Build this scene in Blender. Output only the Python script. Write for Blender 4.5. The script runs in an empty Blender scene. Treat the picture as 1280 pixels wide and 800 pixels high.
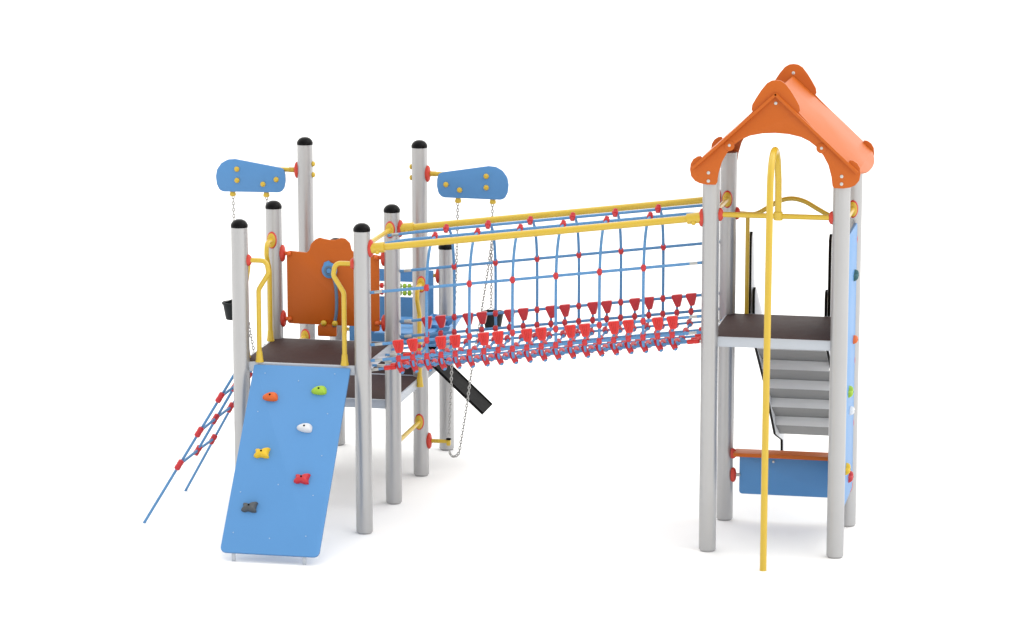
import bpy, bmesh, math, random
from mathutils import Vector, Matrix
random.seed(7)
S = bpy.context.scene
COL = S.collection
PI = math.pi
V = Vector

# ------------------------------------------------------------------ materials
def mat(name, col, rough=.5, metal=0., spec=.5, coat=0., bump=0., bscale=200., var=0., vscale=6., anis=None):
    m = bpy.data.materials.new(name); m.use_nodes = True
    if name != 'white_ground': col = tuple(c*.80 for c in col)
    nt = m.node_tree; b = nt.nodes['Principled BSDF']
    b.inputs['Base Color'].default_value = (*col, 1)
    b.inputs['Roughness'].default_value = rough
    b.inputs['Metallic'].default_value = metal
    b.inputs['Specular IOR Level'].default_value = spec
    b.inputs['Coat Weight'].default_value = coat
    b.inputs['Coat Roughness'].default_value = .25
    tc = nt.nodes.new('ShaderNodeTexCoord')
    if var:
        n = nt.nodes.new('ShaderNodeTexNoise'); n.inputs['Scale'].default_value = vscale; n.inputs['Detail'].default_value = 5
        nt.links.new(tc.outputs['Object'], n.inputs['Vector'])
        r = nt.nodes.new('ShaderNodeMapRange')
        r.inputs['From Min'].default_value = .3; r.inputs['From Max'].default_value = .7
        r.inputs['To Min'].default_value = 1 - var; r.inputs['To Max'].default_value = 1 + var
        nt.links.new(n.outputs['Fac'], r.inputs['Value'])
        mx = nt.nodes.new('ShaderNodeMix'); mx.data_type = 'RGBA'; mx.blend_type = 'MULTIPLY'
        mx.inputs['Factor'].default_value = 1
        mx.inputs['A'].default_value = (*col, 1)
        nt.links.new(r.outputs['Result'], mx.inputs['B'])
        nt.links.new(mx.outputs['Result'], b.inputs['Base Color'])
        r2 = nt.nodes.new('ShaderNodeMapRange')
        r2.inputs['To Min'].default_value = max(.05, rough - .07); r2.inputs['To Max'].default_value = rough + .07
        nt.links.new(n.outputs['Fac'], r2.inputs['Value']); nt.links.new(r2.outputs['Result'], b.inputs['Roughness'])
    if bump:
        n2 = nt.nodes.new('ShaderNodeTexNoise'); n2.inputs['Scale'].default_value = bscale; n2.inputs['Detail'].default_value = 3
        nt.links.new(tc.outputs['Object'], n2.inputs['Vector'])
        bp = nt.nodes.new('ShaderNodeBump'); bp.inputs['Strength'].default_value = bump; bp.inputs['Distance'].default_value = .003
        nt.links.new(n2.outputs['Fac'], bp.inputs['Height']); nt.links.new(bp.outputs['Normal'], b.inputs['Normal'])
    return m

STEEL = mat('galvanised_post', (.50, .50, .505), .36, .60, .5, bump=.05, bscale=300, var=.025, vscale=5)
FRAME = mat('deck_frame_metal', (.52, .56, .62), .42, .35, .5, bump=.05, var=.03)
GREYL = mat('light_grey_sheet', (.62, .63, .64), .5, .1, .4, var=.03)
GREY_SHADE = mat('shaded_grey_sheet', (.185, .188, .19), .55, .1, .4, var=.03)  # stair sheet with the shade below it put into the colour
BLUE = mat('blue_panel', (.100, .292, .610), .42, 0, .3, bump=.06, bscale=500, var=.015, vscale=3)
BLUEE = mat('blue_panel_edge', (.060, .19, .42), .5, 0, .35, var=.02)
ORANGE = mat('orange_panel', (.58, .122, .006), .48, 0, .3, bump=.06, bscale=500, var=.02, vscale=3)
YELLOW = mat('yellow_powder_coat', (.67, .455, .030), .33, 0, .5, coat=.15, var=.02)
RED = mat('red_plastic', (.58, .018, .028), .38, 0, .5, var=.04, vscale=30)
REDV = mat('vermilion_clamp', (.62, .042, .020), .38, 0, .5, var=.04, vscale=30)
REDL = mat('bright_red_plastic', (.70, .020, .016), .42, 0, .45, var=.04, vscale=30)
BLACK = mat('black_cap_plastic', (.0035, .0035, .004), .22, 0, .10)
BLACKM = mat('black_edge', (.007, .007, .0075), .65, 0, .06, var=.1, vscale=20)
CHARC = mat('charcoal_bucket', (.014, .018, .020), .5, 0, .15, var=.1, vscale=20)
ROPE = mat('blue_rope', (.115, .300, .575), .62, 0, .3, bump=.6, bscale=260, var=.12, vscale=90)
CHAIN = mat('chain_steel', (.44, .44, .43), .38, .7, .5)
SILVER = mat('silver_fitting', (.52, .52, .50), .3, .8, .5)
BOLT = mat('pale_bolt', (.62, .62, .60), .35, .5, .5)
GREEN = mat('lime_plastic', (.36, .58, .03), .4, 0, .5, var=.05, vscale=30)
WHITEP = mat('pale_side_sheet', (.66, .68, .72), .45, 0, .4)
WHITE = mat('white_plastic', (.72, .74, .78), .4, 0, .5, var=.04, vscale=30)
GREYH = mat('grey_hold', (.075, .085, .095), .5, 0, .4, var=.1, vscale=30)
TEAL = mat('teal_hold', (.03, .13, .14), .5, 0, .4, var=.1, vscale=30)
HORG = mat('orange_hold', (.72, .13, .018), .45, 0, .4, var=.06, vscale=30)
HYEL = mat('yellow_hold', (.80, .52, .02), .45, 0, .4, var=.05, vscale=30)
LEVER = mat('slate_lever', (.10, .18, .30), .4, .2, .5)

def deck_material():
    m = mat('brown_deck', (.058, .034, .033), .65, 0, .1, var=.06, vscale=14)
    nt = m.node_tree; b = nt.nodes['Principled BSDF']
    tc = nt.nodes.new('ShaderNodeTexCoord')
    v = nt.nodes.new('ShaderNodeTexVoronoi'); v.inputs['Scale'].default_value = 120
    nt.links.new(tc.outputs['Object'], v.inputs['Vector'])
    bp = nt.nodes.new('ShaderNodeBump'); bp.inputs['Strength'].default_value = .35; bp.inputs['Distance'].default_value = .002
    nt.links.new(v.outputs['Distance'], bp.inputs['Height']); nt.links.new(bp.outputs['Normal'], b.inputs['Normal'])
    return m
DECK = deck_material()
GROUND = mat('white_ground', (.90, .90, .90), .9, 0, .1)

# ------------------------------------------------------------------ mesh builder
class MB:
    def __init__(self): self.bm = bmesh.new()
    def faces(self, vs, fs, mi=0):
        bv = [self.bm.verts.new(v) for v in vs]
        for f in fs:
            try:
                fc = self.bm.faces.new([bv[i] for i in f]); fc.material_index = mi
            except ValueError: pass
        return bv
    def box(self, c, size, mi=0, bev=0, R=None):
        c = V(c); hx, hy, hz = [s/2 for s in size]
        t = bmesh.new()
        r = bmesh.ops.create_cube(t, size=1)
        bmesh.ops.scale(t, vec=size, verts=t.verts)
        if bev: bmesh.ops.bevel(t, geom=list(t.edges), offset=bev, segments=2, affect='EDGES', profile=.5)
        if R is not None: bmesh.ops.rotate(t, cent=(0, 0, 0), matrix=R, verts=t.verts)
        bmesh.ops.translate(t, vec=c, verts=t.verts)
        self.merge(t, mi)
    def merge(self, t, mi=None):
        t.verts.index_update()
        m = [self.bm.verts.new(v.co) for v in t.verts]
        for f in t.faces:
            try:
                nf = self.bm.faces.new([m[v.index] for v in f.verts])
                nf.material_index = f.material_index if mi is None else mi
            except ValueError: pass
        t.free()
    def tube(self, pts, r, seg=10, mi=0, closed=False, cap=True):
        pts = [V(p) for p in pts]; n = len(pts)
        rs = r if isinstance(r, (list, tuple)) else [r]*n
        tang = []
        for i in range(n):
            a = pts[i-1] if (i > 0 or closed) else pts[i]
            b = pts[(i+1) % n] if (i < n-1 or closed) else pts[i]
            tang.append((b-a).normalized())
        up = V((0, 0, 1)) if abs(tang[0].z) < .9 else V((1, 0, 0))
        nx = tang[0].cross(up).normalized()
        rings = []
        for i in range(n):
            t = tang[i]
            nx = (nx - t*nx.dot(t))
            nx = nx.normalized() if nx.length > 1e-6 else t.orthogonal().normalized()
            ny = t.cross(nx)
            rings.append([self.bm.verts.new(pts[i] + (nx*math.cos(2*PI*k/seg) + ny*math.sin(2*PI*k/seg))*rs[i]) for k in range(seg)])
        m = n if closed else n-1
        for i in range(m):
            A, B = rings[i], rings[(i+1) % n]
            for k in range(seg):
                f = self.bm.faces.new((A[k], A[(k+1) % seg], B[(k+1) % seg], B[k])); f.material_index = mi
        if cap and not closed:
            for rg, rev in ((rings[0], True), (rings[-1], False)):
                f = self.bm.faces.new(rg[::-1] if rev else rg); f.material_index = mi
    def ball(self, c, r, mi=0, sub=2, scale=(1, 1, 1)):
        t = bmesh.new(); bmesh.ops.create_icosphere(t, subdivisions=sub, radius=r)
        bmesh.ops.scale(t, vec=scale, verts=t.verts); bmesh.ops.translate(t, vec=V(c), verts=t.verts)
        self.merge(t, mi)
    def lathe(self, c, prof, axis=(0, 0, 1), seg=28, mi=0, oval=(1, 1), side=None):
        """prof: list of (radius, height) along axis; oval scales the two radial directions"""
        c = V(c); a = V(axis).normalized()
        u = V(side) if side else (V((0, 0, 1)) if abs(a.z) < .9 else V((1, 0, 0)))
        u = (u - a*u.dot(a)).normalized(); w = a.cross(u)
        rings = []
        for (r, h) in prof:
            if r < 1e-6: rings.append([self.bm.verts.new(c + a*h)])
            else: rings.append([self.bm.verts.new(c + a*h + (u*math.cos(2*PI*k/seg)*oval[0] + w*math.sin(2*PI*k/seg)*oval[1])*r) for k in range(seg)])
        for A, B in zip(rings, rings[1:]):
            for k in range(seg):
                k2 = (k+1) % seg
                if len(A) == 1 and len(B) == 1: continue
                if len(A) == 1: vs = (A[0], B[k], B[k2])
                elif len(B) == 1: vs = (A[k], A[k2], B[0])
                else: vs = (A[k], A[k2], B[k2], B[k])
                f = self.bm.faces.new(vs); f.material_index = mi
        for rg, rev in ((rings[0], True), (rings[-1], False)):
            if len(rg) > 1:
                f = self.bm.faces.new(rg[::-1] if rev else rg); f.material_index = mi
    def prism(self, outline, origin, U, W, thick, mi=0, mi_edge=None, bev=.003):
        """flat board: outline in (u,w), thickness along U x W, centred on the origin plane"""
        o, U, W = V(origin), V(U).normalized(), V(W).normalized(); N = U.cross(W)
        t = bmesh.new()
        f0 = [t.verts.new(o + U*a + W*b - N*thick/2) for a, b in outline]
        f1 = [t.verts.new(o + U*a + W*b + N*thick/2) for a, b in outline]
        n = len(outline)
        A = t.faces.new(f0[::-1]); B = t.faces.new(f1)
        rim = set(A.edges) | set(B.edges)
        A.material_index = B.material_index = mi
        for i in range(n):
            f = t.faces.new((f0[i], f0[(i+1) % n], f1[(i+1) % n], f1[i])); f.material_index = mi if mi_edge is None else mi_edge
        bmesh.ops.recalc_face_normals(t, faces=t.faces)
        if bev: bmesh.ops.bevel(t, geom=list(rim), offset=bev, segments=2, affect='EDGES', profile=.5, clamp_overlap=True)
        self.merge(t)
    def build(self, name, mats, parent=None, loc=None, label=None, angle=35):
        me = bpy.data.meshes.new(name)
        bmesh.ops.recalc_face_normals(self.bm, faces=self.bm.faces)
        base = V(loc) if loc is not None else V((0, 0, 0))
        W0 = world_loc(parent) if parent else V((0, 0, 0))
        if loc is None: base = W0
        bmesh.ops.translate(self.bm, vec=-base, verts=self.bm.verts)
        self.bm.to_mesh(me); self.bm.free()
        for m in (mats if isinstance(mats, (list, tuple)) else [mats]): me.materials.append(m)
        me.polygons.foreach_set('use_smooth', [len(p.vertices) < 5 for p in me.polygons])
        me.set_sharp_from_angle(angle=math.radians(angle))
        o = bpy.data.objects.new(name, me); COL.objects.link(o)
        if parent: o.parent = parent
        o.location = base - W0
        if label: o['label'] = label
        return o

def world_loc(o):
    l = V((0, 0, 0))
    while o: l += o.location; o = o.parent
    return l
def thing(name, label, cat, loc, group=None):
    o = bpy.data.objects.new(name, None); COL.objects.link(o); o.location = loc
    o.empty_display_size = .2
    o['label'] = label; o['category'] = cat
    if group: o['group'] = group
    return o
def copy_part(o, parent, wloc, label=None, rot=None):
    c = o.copy(); COL.objects.link(c); c.parent = parent; c.location = V(wloc) - world_loc(parent)
    if rot is not None: c.rotation_euler = rot
    if label: c['label'] = label
    return c
def fillet(pts, rads, n=8):
    """round the inner corners of a polyline"""
    pts = [V(p) for p in pts]; out = [pts[0]]
    for i in range(1, len(pts)-1):
        p, a, b = pts[i], pts[i-1], pts[i+1]
        r = rads[i-1] if isinstance(rads, (list, tuple)) else rads
        d1 = (a-p).normalized(); d2 = (b-p).normalized()
        ang = d1.angle(d2); t = min(r/math.tan(ang/2), (a-p).length*.49 if i > 1 else (a-p).length*.95, (b-p).length*.49 if i < len(pts)-2 else (b-p).length*.95)
        s, e = p + d1*t, p + d2*t
        for k in range(n+1):
            q = k/n; out.append(s*(1-q)**2 + p*2*q*(1-q) + e*q*q)
    out.append(pts[-1]); return out
def rounded(outline, r, n=6):
    """round the corners of a closed 2d outline; r a number or one per corner"""
    out = []; N = len(outline)
    for i in range(N):
        p = V((*outline[i], 0)); a = V((*outline[i-1], 0)); b = V((*outline[(i+1) % N], 0))
        rr = r[i] if isinstance(r, (list, tuple)) else r
        if rr <= 0: out.append((p.x, p.y)); continue
        d1 = (a-p).normalized(); d2 = (b-p).normalized(); ang = d1.angle(d2)
        t = min(rr/math.tan(ang/2), (a-p).length*.48, (b-p).length*.48)
        s, e = p+d1*t, p+d2*t
        for k in range(n+1):
            q = k/n; c = s*(1-q)**2 + p*2*q*(1-q) + e*q*q; out.append((c.x, c.y))
    return out
def spline(pts, n=8, closed=False):
    """Catmull-Rom"""
    pts = [V(p) for p in pts]; N = len(pts); out = []
    rng = range(N) if closed else range(N-1)
    for i in rng:
        p1, p2 = pts[i], pts[(i+1) % N]
        p0 = pts[i-1] if (i > 0 or closed) else p1*2-p2
        p3 = pts[(i+2) % N] if (i+2 < N or closed) else p2*2-p1
        for k in range(n):
            t = k/n
            out.append(.5*((2*p1) + (p2-p0)*t + (2*p0-5*p1+4*p2-p3)*t*t + (3*p1-p0-3*p2+p3)*t**3))
    if not closed: out.append(pts[-1])
    return out

PR = .0566           # post radius
SP = .85             # post spacing
XA, XB, XT, XU = 0., .85, 3.20, 4.05
D1, D2, DT = 1.16, .745, 1.455      # deck heights

def flange(parent, pos, n, small=1.0):
    """oval red clamp, n points away from the post, pos on the post's surface; clamps of cross bars carry a yellow cap"""
    m = MB(); pos = V(pos); n = V(n); o = (1.0, .60)
    if abs(n.x) > .5:
        m.lathe(pos, [(.053*small, -.012), (.059*small, -.006), (.061*small, .003), (.058*small, .012), (.046*small, .019), (.026, .023), (0, .024)], n, 28, 0, o, (0, 0, 1))
        return m.build('flange', REDV, parent)
    m.lathe(pos, [(.054*small, -.012), (.060*small, -.004), (.060*small, .005), (.053*small, .012), (.046*small, .0125)], n, 28, 0, o, (0, 0, 1))
    m.lathe(pos, [(.050*small, .008), (.050*small, .015), (.040*small, .021), (.020, .024), (0, .025)], n, 28, 1, o, (0, 0, 1))
    return m.build('flange', [REDV, YELLOW], parent)

def post(parent, x, y, h, label=None):
    m = MB()
    m.lathe((x, y, 0), [(0, .0), (PR-.009, .0), (PR-.006, .006), (PR-.002, .012), (PR, .0125), (PR, h)], seg=40)
    p = m.build('post', STEEL, parent, loc=(x, y, 0))
    m = MB()
    m.lathe((x, y, h), [(PR+.0015, -.012), (PR+.0022, .0), (PR+.0015, .006), (PR-.004, .018), (PR-.016, .032), (PR-.034, .041), (0, .044)], seg=36)
    if h < 2.45 or x < 2: m.build('post_cap', BLACK, p)
    else: m.bm.free()
    return p

def platform(parent, x0, x1, y0, y1, z, fy0=True):
    """deck board set in a metal frame"""
    m = MB()
    m.box(((x0+x1)/2, (y0+y1)/2, z-.011), (x1-x0-.016, y1-y0-.016, .018), bev=.002)
    p = m.build('platform', DECK, parent)
    m = MB()
    t, hgt = .030, .064
    zc = z - .002 - hgt/2 - .001
    m.box(((x0+x1)/2, y0+t/2-.012, zc), (x1-x0+.004, t, hgt), bev=.003)
    m.box(((x0+x1)/2, y1-t/2+.004, zc), (x1-x0+.004, t, hgt), bev=.003)
    m.box((x0+t/2-.006, (y0+y1)/2, zc-.0015), (t, y1-y0-2*t+.01, hgt-.003), bev=.003)
    m.box((x1-t/2+.006, (y0+y1)/2, zc-.0015), (t, y1-y0-2*t+.01, hgt-.003), bev=.003)
    m.build('frame', FRAME, p)
    return p

def crossbar(parent, a, b, r=.0165, na=None, nb=None, path=None, name='crossbar', fs=1.0):
    a, b = V(a), V(b); m = MB(); d = (b-a).normalized()
    m.tube(path or [a, b], r, 14)
    o = m.build(name, YELLOW, parent)
    if na: flange(o, a, na, fs)
    if nb: flange(o, b, nb, fs)
    return o

def grab_rail(parent, base, along, z, ztop_deck, zend):
    """S bent hand grip leaving a post along a direction and dropping to the deck"""
    b = V(base); d = V(along)
    P = lambda t, zz: b + d*t + V((0, 0, zz - b.z))
    pts = fillet([P(.058, z), P(.186, z), P(.200, z-.085), P(.128, z-.200), P(.127, zend+.05), P(.127, zend)], [.07, .05, .06, .02])
    m = MB(); m.tube(pts, .0165, 14)
    q = P(.127, zend)
    m.lathe(q, [(.019, .075), (.021, .06), (.024, .025), (.028, .006), (.028, 0)], seg=16)
    o = m.build('grab_rail', YELLOW, parent)
    flange(o, P(.0565, z), d, .66 if abs(d.x) > .5 else 1)
    return o

# ------------------------------------------------------------------ ground
m = MB()
R = 220
m.faces([(R*math.cos(2*PI*k/64), R*math.sin(2*PI*k/64), 0) for k in range(64)], [list(range(64))])
g = m.build('ground', GROUND); g['kind'] = 'structure'

# ------------------------------------------------------------------ left tower of platforms
T = thing('platform_tower', 'open play tower of eight black-capped grey posts with three brown decks, orange and blue panels', 'play tower', (0, 0, 0))
post(T, XA, 0, 2.09); post(T, XB, 0, 2.09)
pF = post(T, XA, SP, 2.09); post(T, XB, SP, 2.09)
post(T, XA, 2*SP, 2.428); post(T, XB, 2*SP, 2.428)
post(T, XA, 3*SP, 1.553); post(T, XB, 3*SP, 1.553)
platform(T, XA, XB, 0, SP-.002, D1)
platform(T, XA, XB, SP+.006, 2*SP-.004, D2)
platform(T, XA, XB, 2*SP+.016, 3*SP, D2)

grab_rail(T, (XA, 0, 0), (1, 0, 0), 1.855, D1, D1-.002)
grab_rail(T, (XB, 0, 0), (-1, 0, 0), 1.855, D1, D1-.002)
grab_rail(T, (XA, 0, 0), (0, 1, 0), 1.858, D1, D1-.002)
grab_rail(T, (XA, SP, 0), (0, -1, 0), 1.862, D1, D1-.002)
grab_rail(T, (XB+.022, 2*SP, 0), (0, -1, 0), 1.43, D2, D2-.055)
# bars between posts
crossbar(T, (XB, PR, 1.965), (XB, SP-PR, 1.962), na=(0, 1, 0), nb=(0, -1, 0))
crossbar(T, (XB, SP+PR, .413), (XB, 2*SP-PR, .413), na=(0, 1, 0), nb=(0, -1, 0))
crossbar(T, (XA, SP+PR, 1.01), (XA, 2*SP-PR, 1.01), na=(0, 1, 0), nb=(0, -1, 0))

# orange activity panel between the two posts at the back of the top deck
yp = SP
out = [(.092, 1.275), (.092, 1.765), (.105, 1.782), (.235, 1.772), (.255, 1.790), (.268, 1.835), (.300, 1.868), (.330, 1.882),
       (.362, 1.874), (.400, 1.868), (.445, 1.869), (.482, 1.884), (.515, 1.880), (.548, 1.850), (.560, 1.800), (.585, 1.776), (.742, 1.772), (.757, 1.757),
       (.757, 1.240), (.750, 1.232), (.700, 1.228), (.69, 1.262), (.150, 1.264), (.105, 1.266)]
m = MB(); m.prism(rounded(out, .012, 3), (0, yp, 0), (1, 0, 0), (0, 0, 1), .019)
P = m.build('activity_panel', ORANGE, T)
for x, z, n in ((PR, 1.762, 1), (PR, 1.296, 1), (XB-PR, 1.755, -1), (XB-PR, 1.290, -1)):
    flange(P, (x, yp, z), (n, 0, 0))
    m = MB(); m.tube([(x+n*.012, yp, z), (x+n*.048, yp, z)], .014, 12); m.ball((x+n*.052, yp-.012, z), .019, 0, 2); m.build('bracket', HORG, P)
m = MB(); m.prism(rounded([(.316, 1.186), (.316, 1.262), (.345, 1.272), (.425, 1.272), (.452, 1.262), (.452, 1.186)], .012, 3), (0, yp-.024, 0), (1, 0, 0), (0, 0, 1), .02)
f_ = m.build('foot_plate', ORANGE, P)
for x in (.364, .445):
    m = MB(); m.ball((x, yp-.045, 1.283), .022, 0, 2, (1, .8, 1)); m.build('bolt_cap', YELLOW, P)
m = MB()
m.lathe((.405, yp-.01, 1.655), [(.052, 0), (.055, .006), (.055, .018), (.045, .024), (.018, .026), (.016, .036), (0, .037)], (0, -1, 0), 28)
m.lathe((.405, yp-.0345, 1.655), [(.034, 0), (.036, .004), (.033, .006), (.022, .006), (.020, .003), (.006, .003)], (0, -1, 0), 24, 1)
m.prism(rounded([(.355, 1.665), (.365, 1.71), (.40, 1.725), (.425, 1.70)], .012, 3), (0, yp-.02, 0), (1, 0, 0), (0, 0, 1), .012)
m.build('crank_disc', [BLUE, LEVER], P)
m = MB(); m.tube(spline([(.420, yp-.038, 1.645), (.447, yp-.04, 1.58), (.458, yp-.04, 1.47), (.455, yp-.04, 1.36), (.440, yp-.036, 1.275)], 6), .012, 10)
m.ball((.440, yp-.036, 1.272), .018); m.build('crank_lever', LEVER, P)

# blue bead panel at the very back
yb = 3*SP - .02
X0, X1, X2, X3 = .105, .300, .700, .757
Z0, Z1, Z2, Z3 = .80, 1.165, 1.283, 1.375
m = MB()
for yy, rev in ((yb-.0095, 0), (yb+.0095, 1)):
    pass
xs, zs = [X0, X1, X2, X3], [Z0, Z1, Z2, Z3]
vv = {}
for j, yy in enumerate((yb-.0095, yb+.0095)):
    for a in range(4):
        for b in range(4): vv[a, b, j] = m.bm.verts.new((xs[a], yy, zs[b]))
for a in range(3):
    for b in range(3):
        if (a, b) == (1, 1): continue
        for j in (0, 1): m.bm.faces.new((vv[a, b, j], vv[a+1, b, j], vv[a+1, b+1, j], vv[a, b+1, j]))
def q4(p, q): m.bm.faces.new((vv[p[0], p[1], 0], vv[q[0], q[1], 0], vv[q[0], q[1], 1], vv[p[0], p[1], 1]))
for a in range(3): q4((a, 0), (a+1, 0)); q4((a, 3), (a+1, 3)); q4((0, a), (0, a+1)); q4((3, a), (3, a+1))
q4((1, 1), (2, 1)); q4((1, 2), (2, 2)); q4((1, 1), (1, 2)); q4((2, 1), (2, 2))
BP = m.build('bead_panel', BLUE, T)
m = MB()
for z in (1.197, 1.248): m.tube([(X1, yb, z), (X2, yb, z)], .005, 8)
m.build('rod', SILVER, BP)
cols = [REDL]*2 + [GREEN]*7
for row, z in enumerate((1.197, 1.248)):
    for k in range(8):
        x = .325 + (k*.034 if k < 2 else .10 + k*.037)
        if row == 0 and k > 5: continue
        m = MB(); m.lathe((x, yb, z), [(.008, -.014), (.019, -.012), (.022, 0), (.019, .012), (.008, .014)], (1, 0, 0), 14)
        m.build('bead', cols[k], BP, label='red bead' if k < 2 else 'lime green bead')
for x, z, n in ((PR, 1.33, 1), (PR, .90, 1), (XB-PR, 1.335, -1), (XB-PR, .90, -1)):
    flange(BP, (x, 3*SP, z), (n, 0, 0))
    m = MB(); m.tube([(x+n*.012, 3*SP, z), (x+n*.05, 3*SP-.01, z)], .014, 12); m.build('bracket', YELLOW, BP)

# sand counter, hopper and chute beside the low rear deck
m = MB()
m.prism(rounded([(.50, .957), (.50, 1.035), (.87, 1.035), (.87, .94)], .01, 3), (0, 2.02, 0), (1, 0, 0), (0, 0, 1), .02)
m.prism(rounded([(1.70, -.0), (2.34, 0), (2.34, .42), (1.70, .42)], .02, 3), (.50, 0, 1.045), (0, 1, 0), (1, 0, 0), .016)
CT = m.build('sand_counter', BLUE, T)
m = MB(); m.tube([(PR+.30, 1.92, 1.088), (XB-.02, 1.92, 1.088)], .011, 10); m.build('counter_rail', SILVER, CT)
for x in (.54, .80):
    m = MB(); m.tube([(x, 2.2, D2), (x, 2.2, 1.035)], .02, 12); m.build('counter_leg', FRAME, CT)
# hopper: four sloping walls
m = MB()
t = .014
def wall(a, b, c, d):
    a, b, c, d = map(V, (a, b, c, d)); n = (b-a).cross(d-a).normalized()*t
    m.faces([a, b, c, d, a+n, b+n, c+n, d+n], [(0, 1, 2, 3), (7, 6, 5, 4), (0, 4, 5, 1), (1, 5, 6, 2), (2, 6, 7, 3), (3, 7, 4, 0)])
xa, xb, ya, yb2, zt = .80, 1.02, 1.93, 2.30, 1.075
la, lb, lya, lyb, zl = .82, .93, 2.00, 2.24, .90
wall((xa, ya, zt+.015), (xb, ya, zt-.01), (lb, lya, zl), (la, lya, zl))
wall((xb, ya, zt-.01), (xb, yb2, zt-.01), (lb, lyb, zl), (lb, lya, zl))
wall((xb, yb2, zt-.01), (xa, yb2, zt+.015), (la, lyb, zl), (lb, lyb, zl))
wall((xa, yb2, zt+.015), (xa, ya, zt+.015), (la, lya, zl), (la, lyb, zl))
m.build('sand_hopper', BLUE, T)
m = MB(); m.lathe((.868, 2.06, .905), [(.038, -.05), (.046, -.045), (.046, .03), (.038, .035), (.030, .03), (.028, -.045)], (.25, -.93, .2), 24)
m.build('outlet_ring', BLACKM, T)
# chute sloping down to the right
ang = math.atan2(.60-.30, .27)
m = MB()
a, b = V((.83, 2.105, .822)), V((1.262, 2.105, .425)); d = (b-a).normalized(); nrm = V((-d.z, 0, d.x))
w2 = .155
def quadbox(o, L, y0, y1, h0, h1):
    vs = []
    for s in (0, L):
        for y in (y0, y1):
            for h in (h0, h1): vs.append(o + d*s + V((0, y, 0)) + nrm*h)
    m.faces(vs, [(0, 1, 3, 2), (4, 6, 7, 5), (0, 4, 5, 1), (2, 3, 7, 6), (0, 2, 6, 4), (1, 5, 7, 3)])
L = (b-a).length
quadbox(a, L, -w2, w2, -.012, 0)
quadbox(a, L, -w2-.006, -w2+.006, -.012, .007); quadbox(a, L, w2-.006, w2+.006, -.012, .007)
m.build('sand_chute', BLACKM, T)

# hoist arms with blue boards
def hoist(sx, xp):
    """sx +1 right of its post, -1 left"""
    y = 2*SP
    px = xp + sx*PR
    M = MB(); M.tube([(px, y, 2.229), (px+sx*.16, y, 2.229)], .017, 14)
    for k in range(4): M.lathe((px+sx*(.030+.010*k), y, 2.229), [(.019, -.003), (.021, 0), (.019, .003)], (1, 0, 0), 16)
    arm = M.build('hoist_arm', YELLOW, T)
    flange(arm, (px, y, 2.229), (sx, 0, 0))
    for z in (2.276, 2.197):
        M = MB(); M.lathe((xp-sx*(PR-.004), y, z), [(.018, 0), (.020, .004), (.020, .012), (.013, .020), (0, .024)], (-sx, 0, 0), 16); M.build('bolt_cap', YELLOW, arm)
    X = lambda d: xp + sx*d
    o = [(.661, 2.17), (.652, 2.222), (.618, 2.270), (.570, 2.297), (.515, 2.302), (.172, 2.247), (.150, 2.235), (.139, 2.20), (.137, 2.15), (.147, 2.10), (.166, 2.075), (.190, 2.066), (.605, 2.061), (.634, 2.072), (.655, 2.115)]
    o = rounded([(X(a_), b_) for a_, b_ in o], .05, 4)
    M = MB(); M.prism(o, (0, y-.036, 0), (1, 0, 0), (0, 0, 1), .02, 0, 1)
    bd = M.build('hoist_board', [BLUE, BLUEE], arm)
    for d_, z in ((.205, 2.161), (.305, 2.124), (.500, 2.229), (.500, 2.147)):
        M = MB(); M.lathe((X(d_), y-.046, z), [(.019, -.001), (.020, .005), (.018, .010), (.010, .016), (0, .018)], (0, -1, 0), 16); M.build('bolt_cap', YELLOW, arm)
    for d_ in (.288, .542):
        M = MB(); M.lathe((X(d_), y-.02, 2.066), [(.017, 0), (.020, -.012), (.024, -.022), (.024, -.034), (.016, -.040), (0, -.041)], (0, 0, 1), 16); M.build('chain_guide', YELLOW, arm)
    # low arm that anchors the chain
    M = MB(); M.tube([(px, y, .262), (px+sx*.150, y, .262)], [.014, .014], 12)
    for k in range(5): M.lathe((px+sx*(.030+.011*k), y, .262), [(.015, -.003), (.0175, 0), (.015, .003)], (1, 0, 0), 14)
    M.box((px+sx*.150, y-.003, .254), (.03, .034, .042), bev=.006)
    low = M.build('anchor_arm', YELLOW, T)
    flange(low, (px, y, .262), (sx, 0, 0))
    M = MB(); M.ball((px+sx*.150, y-.004, .282), .017, 0, 2, (1.2, 1, .5)); M.build('anchor_cap', BLACKM, low)
hoist(1, XB); hoist(-1, XA)

# chains and buckets
def chain_mesh(m, pts, pitch=.023, r=.0040):
    pts = [V(p) for p in pts]
    # resample at even pitch
    dist = 0; res = [pts[0]]; i = 0; cur = pts[0]
    while i < len(pts)-1:
        seg = pts[i+1]-cur
        if seg.length >= pitch: cur = cur + seg.normalized()*pitch; res.append(cur)
        else:
            i += 1
            # step across the vertex
            if i < len(pts)-1:
                need = pitch - seg.length; nx = pts[i+1]-pts[i]
                cur = pts[i] + nx.normalized()*min(need, nx.length); res.append(cur)
    for k in range(len(res)-1):
        c = (res[k]+res[k+1])/2; t = (res[k+1]-res[k]).normalized()
        s = t.orthogonal().normalized(); s = Matrix.Rotation((k % 2)*PI/2 + .4, 3, t) @ s
        hl, hw = pitch*.5, .0082
        loop = []
        for q in range(10):
            an = 2*PI*q/10; ex = math.copysign(max(0, hl-hw*.3), math.cos(an)) if False else 0
            loop.append(c + t*math.cos(an)*(hl+.0028) + s*math.sin(an)*hw)
        m.tube(loop, r, 5, 0, True)

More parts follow.
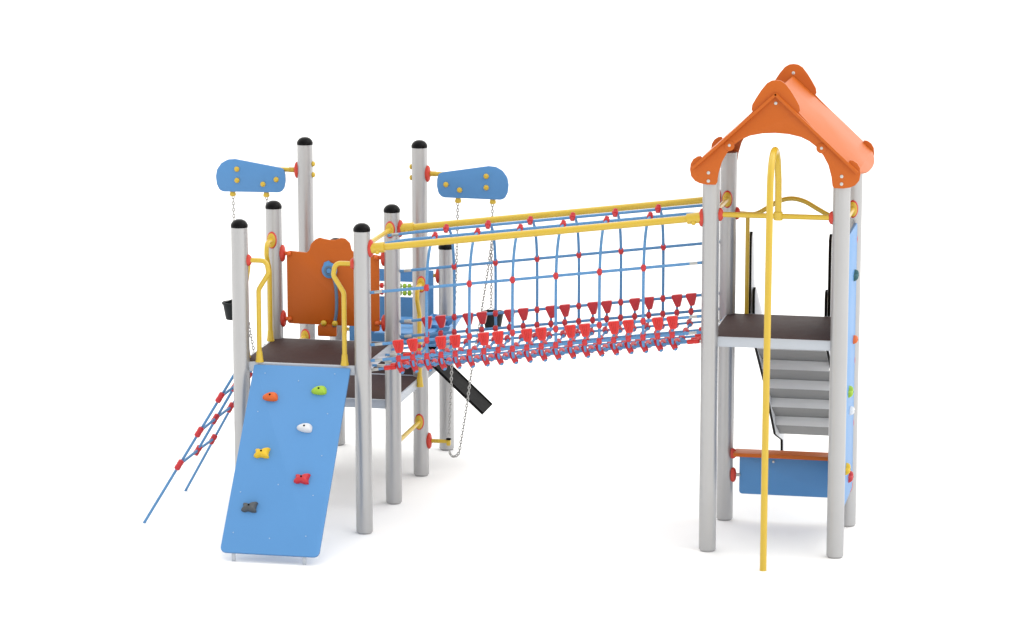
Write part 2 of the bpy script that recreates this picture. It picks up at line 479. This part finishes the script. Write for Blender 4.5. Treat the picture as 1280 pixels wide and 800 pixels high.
def bucket(sx, xp, label, dx_bucket):
    y = 2*SP
    X = lambda d: xp + sx*d
    zb, zt2 = 1.115, 1.245
    xc = X(dx_bucket)
    o = thing('sand_bucket', label, 'bucket', (xc, y-.02, zb), 'sand buckets hanging on chains')
    m = MB()
    m.lathe((xc, y-.02, zb), [(0, 0), (.054, 0), (.057, .004), (.076, .112), (.082, .112), (.085, .119), (.083, .127), (.075, .127), (.054, .012), (0, .010)], seg=32)
    m.build('pail', CHARC, o)
    m = MB()
    chain_mesh(m, [(X(.540), y-.02, 2.03), (X(.534), y-.02, 1.74), (xc-sx*.012, y-.02, 1.40), (xc-sx*.014, y-.02, 1.268)])
    for s in (-1, 1): m.tube([(xc-sx*.014, y-.02, 1.270), (xc+s*.074, y-.02, zb+.121)], .003, 6)
    m.build('lift_chain', CHAIN, o)
    m = MB()
    chain_mesh(m, [(X(.532), y-.022, 1.735), (X(.500), y-.026, 1.50), (X(.437), y-.03, 1.10), (X(.392), y-.03, .846), (X(.338), y-.03, .47), (X(.292), y-.028, .195),
                   (X(.275), y-.026, .165), (X(.245), y-.024, .152), (X(.222), y-.022, .172), (X(.213), y-.018, .215)])
    m.build('pull_chain', CHAIN, o)
    m = MB(); chain_mesh(m, [(X(.286), y-.02, 2.03), (X(.275), y-.016, 1.6), (X(.236), y-.012, .86), (X(.210), y-.01, .285)])
    m.build('return_chain', CHAIN, o)
bucket(1, XB, 'charcoal sand bucket on a chain behind the rope bridge, below the right blue board', .542)
bucket(-1, XA, 'charcoal sand bucket on a chain peeking out left of the front left grey post', .552)

# ------------------------------------------------------------------ climbing ramp
def hold(name, kind, mats, parent, pos, U, W, N, s=1., rot=0., label=None):
    shapes = {
        'tear': [(-.062, .000), (-.045, .018), (-.012, .033), (.022, .036), (.044, .028), (.052, .006), (.050, -.022), (.020, -.030), (-.020, -.026), (-.05, -.016)],
        'star': [(-.052, .026), (-.030, .028), (-.004, .020), (.026, .036), (.056, .040), (.050, .012), (.048, -.010), (.054, -.034), (.026, -.038), (-.006, -.030), (-.036, -.036), (-.060, -.022), (-.046, 0)]}
    o = spline([(a, b, 0) for a, b in shapes[kind]], 4, True)
    c, sn = math.cos(rot), math.sin(rot)
    P2 = [((p.x*c - p.y*sn)*s, (p.x*sn + p.y*c)*s) for p in o]
    m = MB(); pos = V(pos); U, W, N = V(U), V(W), V(N)
    rings = []
    for f, h, off in ((1, 0, 0), (.97, .012, .0), (.86, .026, .002), (.64, .037, .004), (.34, .042, .005)):
        rings.append([m.bm.verts.new(pos + U*(a*f) + W*(b*f+off*s) + N*h*s) for a, b in P2])
    n = len(P2)
    for A, B in zip(rings, rings[1:]):
        for k in range(n): m.bm.faces.new((A[k], A[(k+1) % n], B[(k+1) % n], B[k]))
    m.bm.faces.new(rings[-1]); m.bm.faces.new(rings[0][::-1])
    m.lathe(pos + N*.0415*s + W*.005*s, [(.0075*s, 0), (.0075*s, .002*s), (.004*s, .0025*s), (0, .001*s)], N, 14, 1)
    return m.build(name, [mats, BLACKM], parent, loc=pos, label=label, angle=50)

RT, RB = V((0, -.032, 1.147)), V((0, -.912, .066))
rd = (RT-RB); RL = rd.length; Wr = rd.normalized(); Ur = V((1, 0, 0)); Nr = V((0, -Wr.z, Wr.y))
Rm = thing('climbing_ramp', 'sloping blue climbing board with six coloured holds leaning on the front of the tower deck', 'climbing ramp', (.435, -.912, 0))
m = MB(); m.prism(rounded([(.098, 0), (.770, 0), (.770, RL), (.098, RL)], [.045, .045, .012, .012], 6), RB - Nr*.011, Ur, Wr, .02, 0, 1, .004)
board = m.build('ramp_board', [BLUE, BLUEE], Rm)
INS = mat('ramp_insert', (.30, .46, .68), .4)
for (x, y) in ((.186, -.073), (.184, -.257), (.166, -.635), (.427, -.103), (.669, -.063), (.666, -.253), (.414, -.593), (.663, -.635), (.167, -.822), (.419, -.840), (.661, -.822), (.676, -.450)):
    t_ = (y-RB.y)/(RT.y-RB.y); p = RB + rd*t_; p.x = x
    m = MB(); m.lathe(p - Nr*.001, [(.0045, 0), (.0045, .002), (.003, .003), (0, .0032)], Nr, 12); m.build('bolt', INS, board)
for nm, mt, kd, x, y, rt in (('orange', HORG, 'tear', .257, -.189, .05), ('lime green', GREEN, 'tear', .586, -.149, .08), ('white', WHITE, 'tear', .531, -.328, -.05),
                            ('yellow', HYEL, 'star', .267, -.454, .05), ('red', RED, 'star', .571, -.564, .0), ('grey', GREYH, 'star', .249, -.706, .03)):
    t_ = (y-RB.y)/(RT.y-RB.y); p = RB + rd*t_; p.x = x
    hold('climbing_hold', kd, mt, Rm, p, Ur, Wr, Nr, .93, rt, nm + ' climbing hold')
for x in (.186, .667):
    m = MB(); m.box((x, -.886, .037), (.024, .012, .074), bev=.002); m.box((x, -.874, .070), (.024, .03, .010), bev=.002)
    m.build('leg', FRAME, Rm)

# ------------------------------------------------------------------ climbing net at the left
Nt = thing('climbing_net', 'small blue rope climbing net with red connectors slanting from deck to ground at left', 'climbing net', (-.7, .42, 0))
def rope(pts, r=.0098, parent=None, name='rope', seg=8, mt=None):
    m = MB(); m.tube(pts, r, seg); return m.build(name, mt or ROPE, parent)
A0, A1 = V((-.704, -.045, .0)), V((-.040, .118, 1.115))
C0, C1 = V((-.700, .897, .0)), V((-.040, .700, 1.115))
rope([A0, A1], parent=Nt); rope([C0, C1], parent=Nt)
rungs = [((-.454, -.009, .415), (-.450, .407, .422), (-.452, .780, .418)), ((-.319, .031, .643), (-.308, .370, .661), (-.310, .750, .661)), ((-.177, .066, .883), (-.168, .39, .895), (-.170, .735, .893))]
rope([rungs[0][1], (-.040, .41, 1.115)], parent=Nt)
dirn = (A1-A0).normalized()
def connector(p, ax, parent, r=.021, l=.075, name='connector', mt=RED):
    m = MB(); p = V(p)
    m.lathe(p, [(r*.72, -l/2), (r, -l/2+.006), (r, -l*.08), (r*.93, -l*.06), (r*.93, l*.06), (r, l*.08), (r, l/2-.006), (r*.72, l/2)], ax, 14)
    return m.build(name, mt, parent, loc=p)
for rg in rungs:
    rope(spline([rg[0], rg[1], rg[2]], 6), parent=Nt, name='rung_rope')
    for p in rg: connector(p, dirn if p is not rg[1] else (dirn+V((0, .5, .1))).normalized(), Nt)
for p in (A1, C1, V((-.040, .41, 1.115))):
    connector(p, dirn, Nt, .014, .05, 'end_fitting', SILVER)

# ------------------------------------------------------------------ rope bridge
Bg = thing('rope_bridge', 'long blue rope net bridge with red clamps and two yellow handrails between the two towers', 'rope bridge', ((XB+XT)/2, SP/2, 0))
slope = (DT-D1)/(XT-XB)
dz = lambda x: D1 + slope*(x-XB)
rz = lambda x: 1.966 + .1237*(x-.925)
xdir = V((1, 0, slope)).normalized()
for y in (0, SP):
    m = MB(); m.tube([(XB+PR+.01, y, rz(XB+PR+.01)), (XT-PR-.01, y, rz(XT-PR-.01))], .0235, 16)
    for xe, s in ((XB+PR, 1), (XT-PR, -1)):
        m.tube([(xe+s*.012, y, rz(xe)), (xe+s*.10, y, rz(xe+s*.10))], [.037, .035], 16)
        m.lathe((xe+s*.055, y-.022, rz(xe+s*.055)-.022), [(.016, 0), (.016, .012), (.010, .018), (0, .019)], (0, -.7, -.7), 12)
    h = m.build('handrail', YELLOW, Bg)
    flange(h, (XB+PR, y, rz(XB+PR)), (1, 0, 0)); flange(h, (XT-PR, y, rz(XT-PR)), (-1, 0, 0))
YT = (.262, .605)
ribs = [1.292 + .293*i for i in range(6)]
thirds = [1.292 + .293/3*k for k in range(-2, 18)]
RR = .0103
def end_fit(p, q):
    """silver swage at p pointing towards q with a bolt eye"""
    p, q = V(p), V(q); d_ = (q-p).normalized(); m = MB()
    m.tube([p, p+d_*.03, p+d_*.034, p+d_*.085, p+d_*.09], [.007, .007, .0105, .0105, .008], 10)
    m.build('end_fitting', SILVER, Bg)
# top ropes
for i, y in enumerate(YT):
    yo = .20 if i == 0 else SP-.20
    a, b = V((XB+.02, yo, rz(XB)-.012)), V((XT-.02, yo, rz(XT)-.012))
    p1, p2 = V((1.08, y, rz(1.08)-.002)), V((3.0, y, rz(3.0)-.002))
    rope([a, p1, p2, b], RR, Bg, 'top_rope'); end_fit(a, p1); end_fit(b, p2)
# side ropes
for y in (0, SP):
    for dzo in (.495, .138, .030):
        a, b = V((XB+PR-.005, y, dz(XB+PR)+dzo)), V((XT-PR+.005, y, dz(XT-PR)+dzo))
        rope([a, b], RR, Bg, 'side_rope'); end_fit(a, b); end_fit(b, a)
    if False: pass
FY = (.055, .24, .425, .61, .795)
fz = lambda y: -.040 - .030*(1-((y-.425)/.37)**2)
for y in FY:
    a, b = V((XB+.006, y, dz(XB)-.045)), V((XT-.006, y, dz(XT)-.045))
    rope([a, (1.0, y, dz(1.0)+fz(y)), (3.05, y, dz(3.05)+fz(y)), b], RR*.82, Bg, 'floor_rope')
    end_fit(a, (1.0, y, dz(1.0)+fz(y))); end_fit(b, (3.05, y, dz(3.05)+fz(y)))
    for x in (1.025, 3.085): connector((x, y, dz(x)+fz(y)*.95), xdir, Bg, .0165, .085, 'rope_sleeve', REDL)
def section(x, full):
    z = dz(x)
    low = [(0, .138), (-.002, .03), (.018, -.022), (.075, -.050), (.24, fz(.24)), (.425, fz(.425))]
    if full:
        up = [(.24, rz(x)-z-.002), (.17, rz(x)-z-.012), (.095, rz(x)-z-.06), (.035, rz(x)-z-.16), (.004, .495), (-.004, .30)]
        low = up + low
    return [V((x, y, z+o)) for y, o in low] + [V((x, SP-y, z+o)) for y, o in low[-2::-1]]
for x in ribs: rope(spline(section(x, True), 5), RR*.98, Bg, 'rib_rope')
for k, x in enumerate(thirds):
    if (k-2) % 3 == 0 and x <= ribs[-1]+.01: continue
    rope(spline(section(x, False), 4), RR*.8, Bg, 'cross_rope')
# ball clamps: one mesh each, copies share it
def ball_proto():
    m = MB(); m.ball((0, 0, 0), .0215, 0, 2, (1, .9, 1.05)); m.lathe((0, 0, 0), [(.0125, -.022), (.014, -.020), (.014, .020), (.0125, .022)], (0, 0, 1), 12)
    return m.build('rope_clamp', RED, Bg, loc=(0, 0, 0))
proto = ball_proto(); first = True
def clamp(p):
    global first
    if first: proto.location = V(p) - world_loc(Bg); first = False
    else: copy_part(proto, Bg, p)
for x in ribs:
    for y in (0, SP):
        # staggered mesh: clamp on the middle side rope and on the low rope
        clamp((x, y, dz(x)+.495)); clamp((x, y, dz(x)+.138))
for x in thirds:
    for y in (0, SP): clamp((x, y, dz(x)+.030))
# top clamps
m = MB()
m.lathe((0, 0, 0), [(.013, -.030), (.016, -.026), (.016, -.006), (.020, -.004), (.020, .006), (.016, .008), (.016, .024), (.012, .028)], (0, .5, .87), 12)
m.lathe((0, 0, 0), [(.012, -.02), (.014, -.017), (.014, .017), (.012, .02)], (1, 0, 0), 12)
tc0 = m.build('top_clamp', RED, Bg, loc=(0, 0, 0)); k = 0
for x in ribs:
    for i, y in enumerate(YT):
        p = V((x, y, rz(x)+.004))
        if k == 0: tc0.location = p - world_loc(Bg)
        else: copy_part(tc0, Bg, p)
        k += 1
# wedges on the low side ropes
def wedge_proto(mt, grooves):
    m = MB(); w1, w2, h = .037, (.021 if grooves else .015), .080
    m.prism(rounded([(-w2, -h+.012), (w2, -h+.012), (w1, -.004), (w1, .018), (-w1, .018), (-w1, -.004)], .010, 4), (0, 0, 0), (1, 0, 0), (0, 0, 1), .036, 0, None, .004)
    if grooves:
        for g_ in (-.020, -.0067, .0067, .020):
            m.tube([(g_, -.019, .008), (g_*.62, -.019, -.055)], .0042, 6); m.tube([(g_, .019, .008), (g_*.62, .019, -.055)], .0042, 6)
    return m.build('rope_wedge', mt, Bg, loc=(0, 0, 0))
wf, wb = wedge_proto(REDL, True), wedge_proto(RED, False)
tilt = (0, -math.atan(slope), 0); nf = nb_ = 0
for k, x in enumerate(thirds):
    if (k-2) % 3 == 0: continue
    p = V((x, -.004, dz(x)+.138))
    if nf == 0: wf.location = p - world_loc(Bg); wf.rotation_euler = tilt; nf = 1
    else: copy_part(wf, Bg, p, rot=tilt)
    p = V((x, SP+.004, dz(x)+.138))
    if nb_ == 0: wb.location = p - world_loc(Bg); wb.rotation_euler = tilt; nb_ = 1
    else: copy_part(wb, Bg, p, rot=tilt)
# floor clamps on every crossing
def fclamp(front):
    m = MB()
    a_, b_ = (V((-.024, .016, .030)), V((.018, -.020, -.032))) if front else (V((-.008, .026, .006)), V((.008, -.026, -.008)))
    d_ = (b_-a_).normalized(); Lc = (b_-a_).length
    m.lathe(a_, [(.014, 0), (.0195, .004), (.0215, Lc*.5), (.020, Lc-.004), (.016, Lc)], d_, 12, 0)
    m.lathe(b_, [(.0125, 0), (.0125, .006), (.009, .009), (0, .0095)], d_, 12, 1)
    return m.build('floor_clamp', [RED, ROPE], Bg, loc=(0, 0, 0))
fc1, fc2 = fclamp(True), fclamp(False); n1 = n2 = 0
for x in thirds:
    for i, y in enumerate(FY):
        p = V((x + random.uniform(-.003, .003), y, dz(x)+fz(y)))
        if i == 0:
            if n1 == 0: fc1.location = p - world_loc(Bg); n1 = 1
            else: copy_part(fc1, Bg, p)
        else:
            if n2 == 0: fc2.location = p - world_loc(Bg); n2 = 1
            else: copy_part(fc2, Bg, p)

# ------------------------------------------------------------------ roofed tower
Rt = thing('roofed_tower', 'tall four-post tower with orange gable roof over one brown deck at the right', 'play tower', (XT, 0, 0))
for x in (XT, XU):
    for y in (0, SP): post(Rt, x, y, 2.56)
platform(Rt, XT, XU, 0, SP, DT)
crossbar(Rt, (XT+PR, 0, 2.265), (XU-PR, 0, 2.265), .0175, (1, 0, 0), (-1, 0, 0), fs=.72)
crossbar(Rt, (XT, PR, 2.246), (XT, SP-PR, 2.246), .0165, (0, 1, 0), (0, -1, 0))
crossbar(Rt, (XU, PR, 2.205), (XU, SP-PR, 2.205), .0165, (0, 1, 0), (0, -1, 0))
# arched gate bar at the back with two uprights
arch = spline([(XT+PR, SP, 2.143), (3.30, SP, 2.142), (3.385, SP, 2.143), (3.46, SP, 2.182), (3.545, SP, 2.235), (3.632, SP, 2.255), (3.72, SP, 2.237), (3.815, SP, 2.185), (3.90, SP, 2.144), (XU-PR, SP, 2.142)], 6)
gate = crossbar(Rt, (XT+PR, SP, 2.143), (XU-PR, SP, 2.142), .0165, (1, 0, 0), (-1, 0, 0), arch, 'arched_bar', .72)
for x in (3.334, 3.928):
    m = MB(); m.tube([(x, SP-.002, DT-.01), (x, SP-.002, 2.140)], .0145, 12); m.build('upright', YELLOW, gate)
# low counter
m = MB(); m.prism(rounded([(XT+PR+.012, -.115), (XU-PR-.004, -.115), (XU-PR-.004, .03), (XT+PR+.012, .03)], .012, 3), (0, SP, .487), (1, 0, 0), (0, 1, 0), .026)
ctr = m.build('low_counter', ORANGE, Rt)
m = MB(); m.prism(rounded([(3.300, .190), (3.985, .190), (3.985, .470), (3.300, .470)], .025, 4), (0, SP, 0), (1, 0, 0), (0, 0, 1), .019)
m.build('apron_board', BLUE, ctr)
for x, n in ((XT+PR, 1), (XU-PR, -1)):
    flange(ctr, (x, SP-.02, .325), (n, 0, 0), .85); flange(ctr, (x, SP-.04, .480), (n, 0, 0), .6)
    m = MB(); m.tube([(x+n*.012, SP-.018, .325), (x+n*.05, SP-.014, .325)], .012, 10); m.build('bracket', SILVER, ctr)
m = MB(); m.lathe((3.535, SP-.0105, .427), [(.009, 0), (.009, .004), (.005, .007), (0, .007)], (0, -1, 0), 14); m.build('bolt', BOLT, ctr)

# roof
xc_, zr = 3.622, 3.083
kk = .923
line = lambda x: zr - kk*abs(x-xc_)
def gable_outline():
    right = [(0, 3.160), (.030, 3.156), (.060, 3.138), (.095, 3.094), (.128, 3.042), (.152, 2.999), (.157, 2.968), (.150, line(xc_+.150)+.010),
             (.30, line(xc_+.30)-.006), (.40, line(xc_+.40)-.008), (.475, line(xc_+.475)-.006), (.483, 2.655), (.505, 2.652), (.532, 2.634), (.549, 2.604), (.553, 2.565), (.545, 2.522), (.520, 2.492), (.488, 2.477), (.440, 2.469), (.384, 2.470), (.374, 2.485),
             (.366, 2.545), (.345, 2.620), (.312, 2.680), (.267, 2.735), (.220, 2.770), (.165, 2.796), (.085, 2.813), (0, 2.818)]
    left = [(-a, b) for a, b in right[-2:0:-1]]
    return [(xc_+a, b) for a, b in right + left]
roof_m = MB()
Ls = .792
for s in (1, -1):
    dU = V((s*1, 0, -kk)).normalized(); 
    o = V((xc_, 0, zr))
    oo = [(0.004, -.106), (.735, -.106), (.738, -.103), (.738, -.063)]
    for q in range(19):                                   # bowed eave
        y = -.061 + (SP+.122)*q/18
        oo.append((.797 - .058*abs((y-SP/2)/.486)**2.4, y))
    oo += [(.738, SP+.063), (.738, SP+.103), (.735, SP+.106), (0.004, SP+.106)]
    N_ = dU.cross(V((0, 1, 0)))
    roof_m.prism(oo, o - (N_ if N_.z > 0 else -N_)*.010, dU, (0, 1, 0), .019, bev=.003)
roof = roof_m.build('roof', ORANGE, Rt)
for y in (-.067, SP+.067):
    m = MB(); m.prism(gable_outline(), (0, y, 0), (1, 0, 0), (0, 0, 1), .022, bev=.003)
    sy = -1 if y < 0 else 1
    for bx, bz in ((3.325, 2.731), (3.622, 3.012), (3.922, 2.728), (3.191, 2.548), (3.191, 2.494), (4.055, 2.548), (4.055, 2.499)):
        m.lathe((bx, y+sy*.0105, bz), [(.011, 0), (.011, .004), (.007, .007), (0, .0075)], (0, sy, 0), 14, 1)
    m.lathe((3.622, y-sy*.0105, 3.10), [(.011, 0), (.011, .004), (.007, .007), (0, .0075)], (0, -sy, 0), 14, 1)
    for bx in (3.325, 3.922):
        m.lathe((bx, y+sy*.0105, 2.728), [(.034, -.001), (.034, .003), (.031, .005), (0, .005)], (0, sy, 0), 24)
    m.build('gable_board', [ORANGE, BOLT], roof)

# climbing wall on the outer right side
xw = XU + .024
m = MB(); m.prism(rounded([(.065, .285), (.785, .285), (.785, 2.115), (.065, 2.115)], .03, 5), (xw, 0, 0), (0, 1, 0), (0, 0, 1), .019, 0, 1)
cw = m.build('climbing_wall', [BLUE, BLUEE], Rt)
NW = (1, 0, 0)
for nm, mt, kd, y, z in (('teal', TEAL, 'star', .62, 1.78), ('orange', HORG, 'tear', .66, 1.335), ('lime green', GREEN, 'star', .40, 1.03), ('white', WHITE, 'tear', .52, .875),
                         ('yellow', HYEL, 'star', .30, .525), ('red', RED, 'star', .52, .42)):
    hold('climbing_hold', kd, mt, cw, (xw+.0095, y, z), (0, 1, 0), (0, 0, 1), NW, .72, .3, nm + ' climbing hold')
for z in (1.17, .735, .30, 2.0):
    flange(cw, (XU, SP-PR, z), (0, -1, 0))

# ------------------------------------------------------------------ fire pole
Fp = thing('fire_pole', 'yellow hooked fire pole standing on the ground in front of the roofed tower', 'fire pole', (3.625, -.43, 0))
pts = [V((3.627, -.430, 0)), V((3.630, -.430, 1.2)), V((3.636, -.430, 2.50))]
for k in range(1, 16):
    a_ = PI*k/16; pts.append(V((3.636, -.215 - .215*math.cos(a_), 2.50 + .225*math.sin(a_))))
pts += [V((3.638, 0, 2.50)), V((3.640, 0, 2.275))]
m = MB(); m.tube(pts, .0222, 18); m.build('pole', YELLOW, Fp)
m = MB(); m.lathe((3.640, 0, 2.265), [(.028, -.026), (.030, -.022), (.030, .026), (.026, .030)], seg=18); m.build('collar', YELLOW, Fp)

# ------------------------------------------------------------------ stairs behind the roofed tower
St = thing('stairs', 'grey stairs with black-edged side panels going down behind the roofed tower', 'stairs', (3.64, 2.7, 0))
out = [(.905, 1.30), (.895, 1.42), (.890, 1.57), (.905, 1.61), (.945, 1.622), (.985, 1.60), (2.62, .50), (2.74, .42), (2.775, .36), (2.775, 0), (2.725, 0), (2.70, .155), (2.36, .262), (2.25, .30), (1.61, .800), (.975, 1.225)]
tall = [(.900, 1.36), (.897, 1.90), (.905, 1.97), (.945, 2.008), (.985, 1.99), (1.02, 1.90), (1.09, 1.62), (1.18, 1.36)]
for xs_, xt_ in ((3.376, 3.348), (3.871, 3.891)):
    m = MB(); m.prism(rounded(out, .02, 3), (xs_, 0, 0), (0, 1, 0), (0, 0, 1), .022, 0, 1, .002); m.build('stringer', [WHITEP, BLACKM], St)
    m = MB(); m.prism(rounded(tall, .02, 4), (xt_, 0, 0), (0, 1, 0), (0, 0, 1), .022, 0, 1, .002); m.build('side_panel', [WHITEP, BLACKM], St)
    m = MB(); m.tube([(xs_, 1.0, 1.40), (xt_, 1.0, 1.40)], .012, 10); m.build('spacer', BLACKM, St)
xl, xr = 3.388, 3.859
m = MB(); m.box(((xl+xr)/2, .915, 1.345), (xr-xl, .03, .075), bev=.003); m.build('top_plate', GREYL, St)
for k in range(5):
    y = 1.02 + .29*k; z = 1.245 - .198*k          # riser strip, then the folded sheet slopes back to the next one
    m = MB(); m.box(((xl+xr)/2, y, z-.034), (xr-xl, .016, .068), bev=.002); m.box(((xl+xr)/2, y+.135, z-.008), (xr-xl, .27, .016), bev=.002)
    st_ = m.build('tread', GREYL, St)
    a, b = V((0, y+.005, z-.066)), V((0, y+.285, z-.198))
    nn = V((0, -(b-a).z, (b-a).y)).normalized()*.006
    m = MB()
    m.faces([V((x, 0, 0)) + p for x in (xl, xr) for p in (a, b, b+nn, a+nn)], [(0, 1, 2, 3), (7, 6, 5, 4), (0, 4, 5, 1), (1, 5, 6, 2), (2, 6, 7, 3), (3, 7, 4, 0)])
    m.build('underside', GREY_SHADE, st_)  # down-facing fold painted darker to stand in for shade

# ------------------------------------------------------------------ camera
cam = bpy.data.cameras.new('camera'); co = bpy.data.objects.new('camera', cam); COL.objects.link(co)
yaw, pitch, roll = -.201, .1881, -.0005
f = V((math.sin(yaw)*math.cos(pitch), math.cos(yaw)*math.cos(pitch), -math.sin(pitch)))
r = V((math.cos(yaw), -math.sin(yaw), 0)); u = r.cross(f)
r2 = r*math.cos(roll) + u*math.sin(roll); u2 = -r*math.sin(roll) + u*math.cos(roll)
M = Matrix((r2, u2, -f)).transposed().to_4x4(); M.translation = V((6.0163, -20.3293, 5.4611))
co.matrix_world = M
cam.sensor_width = 36; cam.lens = 3968.6/1280*36; cam.clip_start = .1; cam.clip_end = 1000
S.camera = co

# ------------------------------------------------------------------ light: white studio dome plus one large soft lamp
w = bpy.data.worlds.new('World'); S.world = w; w.use_nodes = True
nt = w.node_tree; bg = nt.nodes['Background']
tc = nt.nodes.new('ShaderNodeTexCoord')
dot = nt.nodes.new('ShaderNodeVectorMath'); dot.operation = 'DOT_PRODUCT'
dd = V((-.35, -.92, .18)).normalized(); dot.inputs[1].default_value = dd
nt.links.new(tc.outputs['Generated'], dot.inputs[0])
ramp = nt.nodes.new('ShaderNodeMapRange'); ramp.interpolation_type = 'SMOOTHSTEP'
ramp.inputs['From Min'].default_value = .35; ramp.inputs['From Max'].default_value = .98
ramp.inputs['To Min'].default_value = 1.96; ramp.inputs['To Max'].default_value = .92
nt.links.new(dot.outputs['Value'], ramp.inputs['Value'])
bg.inputs['Color'].default_value = (1, .99, .968, 1)
nt.links.new(ramp.outputs['Result'], bg.inputs['Strength'])
def area(name, loc, target, size, power):
    l = bpy.data.lights.new(name, 'AREA'); l.shape = 'DISK'; l.size = size; l.energy = power
    o = bpy.data.objects.new(name, l); COL.objects.link(o); o.location = loc
    o.rotation_euler = (V(target)-V(loc)).to_track_quat('-Z', 'Y').to_euler(); return o
area('key_lamp', (9, 1.5, 13), (2, .8, .8), 8, 220)
S.view_settings.view_transform = 'Standard'; S.view_settings.look = 'None'; S.view_settings.gamma = 1; S.view_settings.exposure = 0
S.render.film_transparent = False
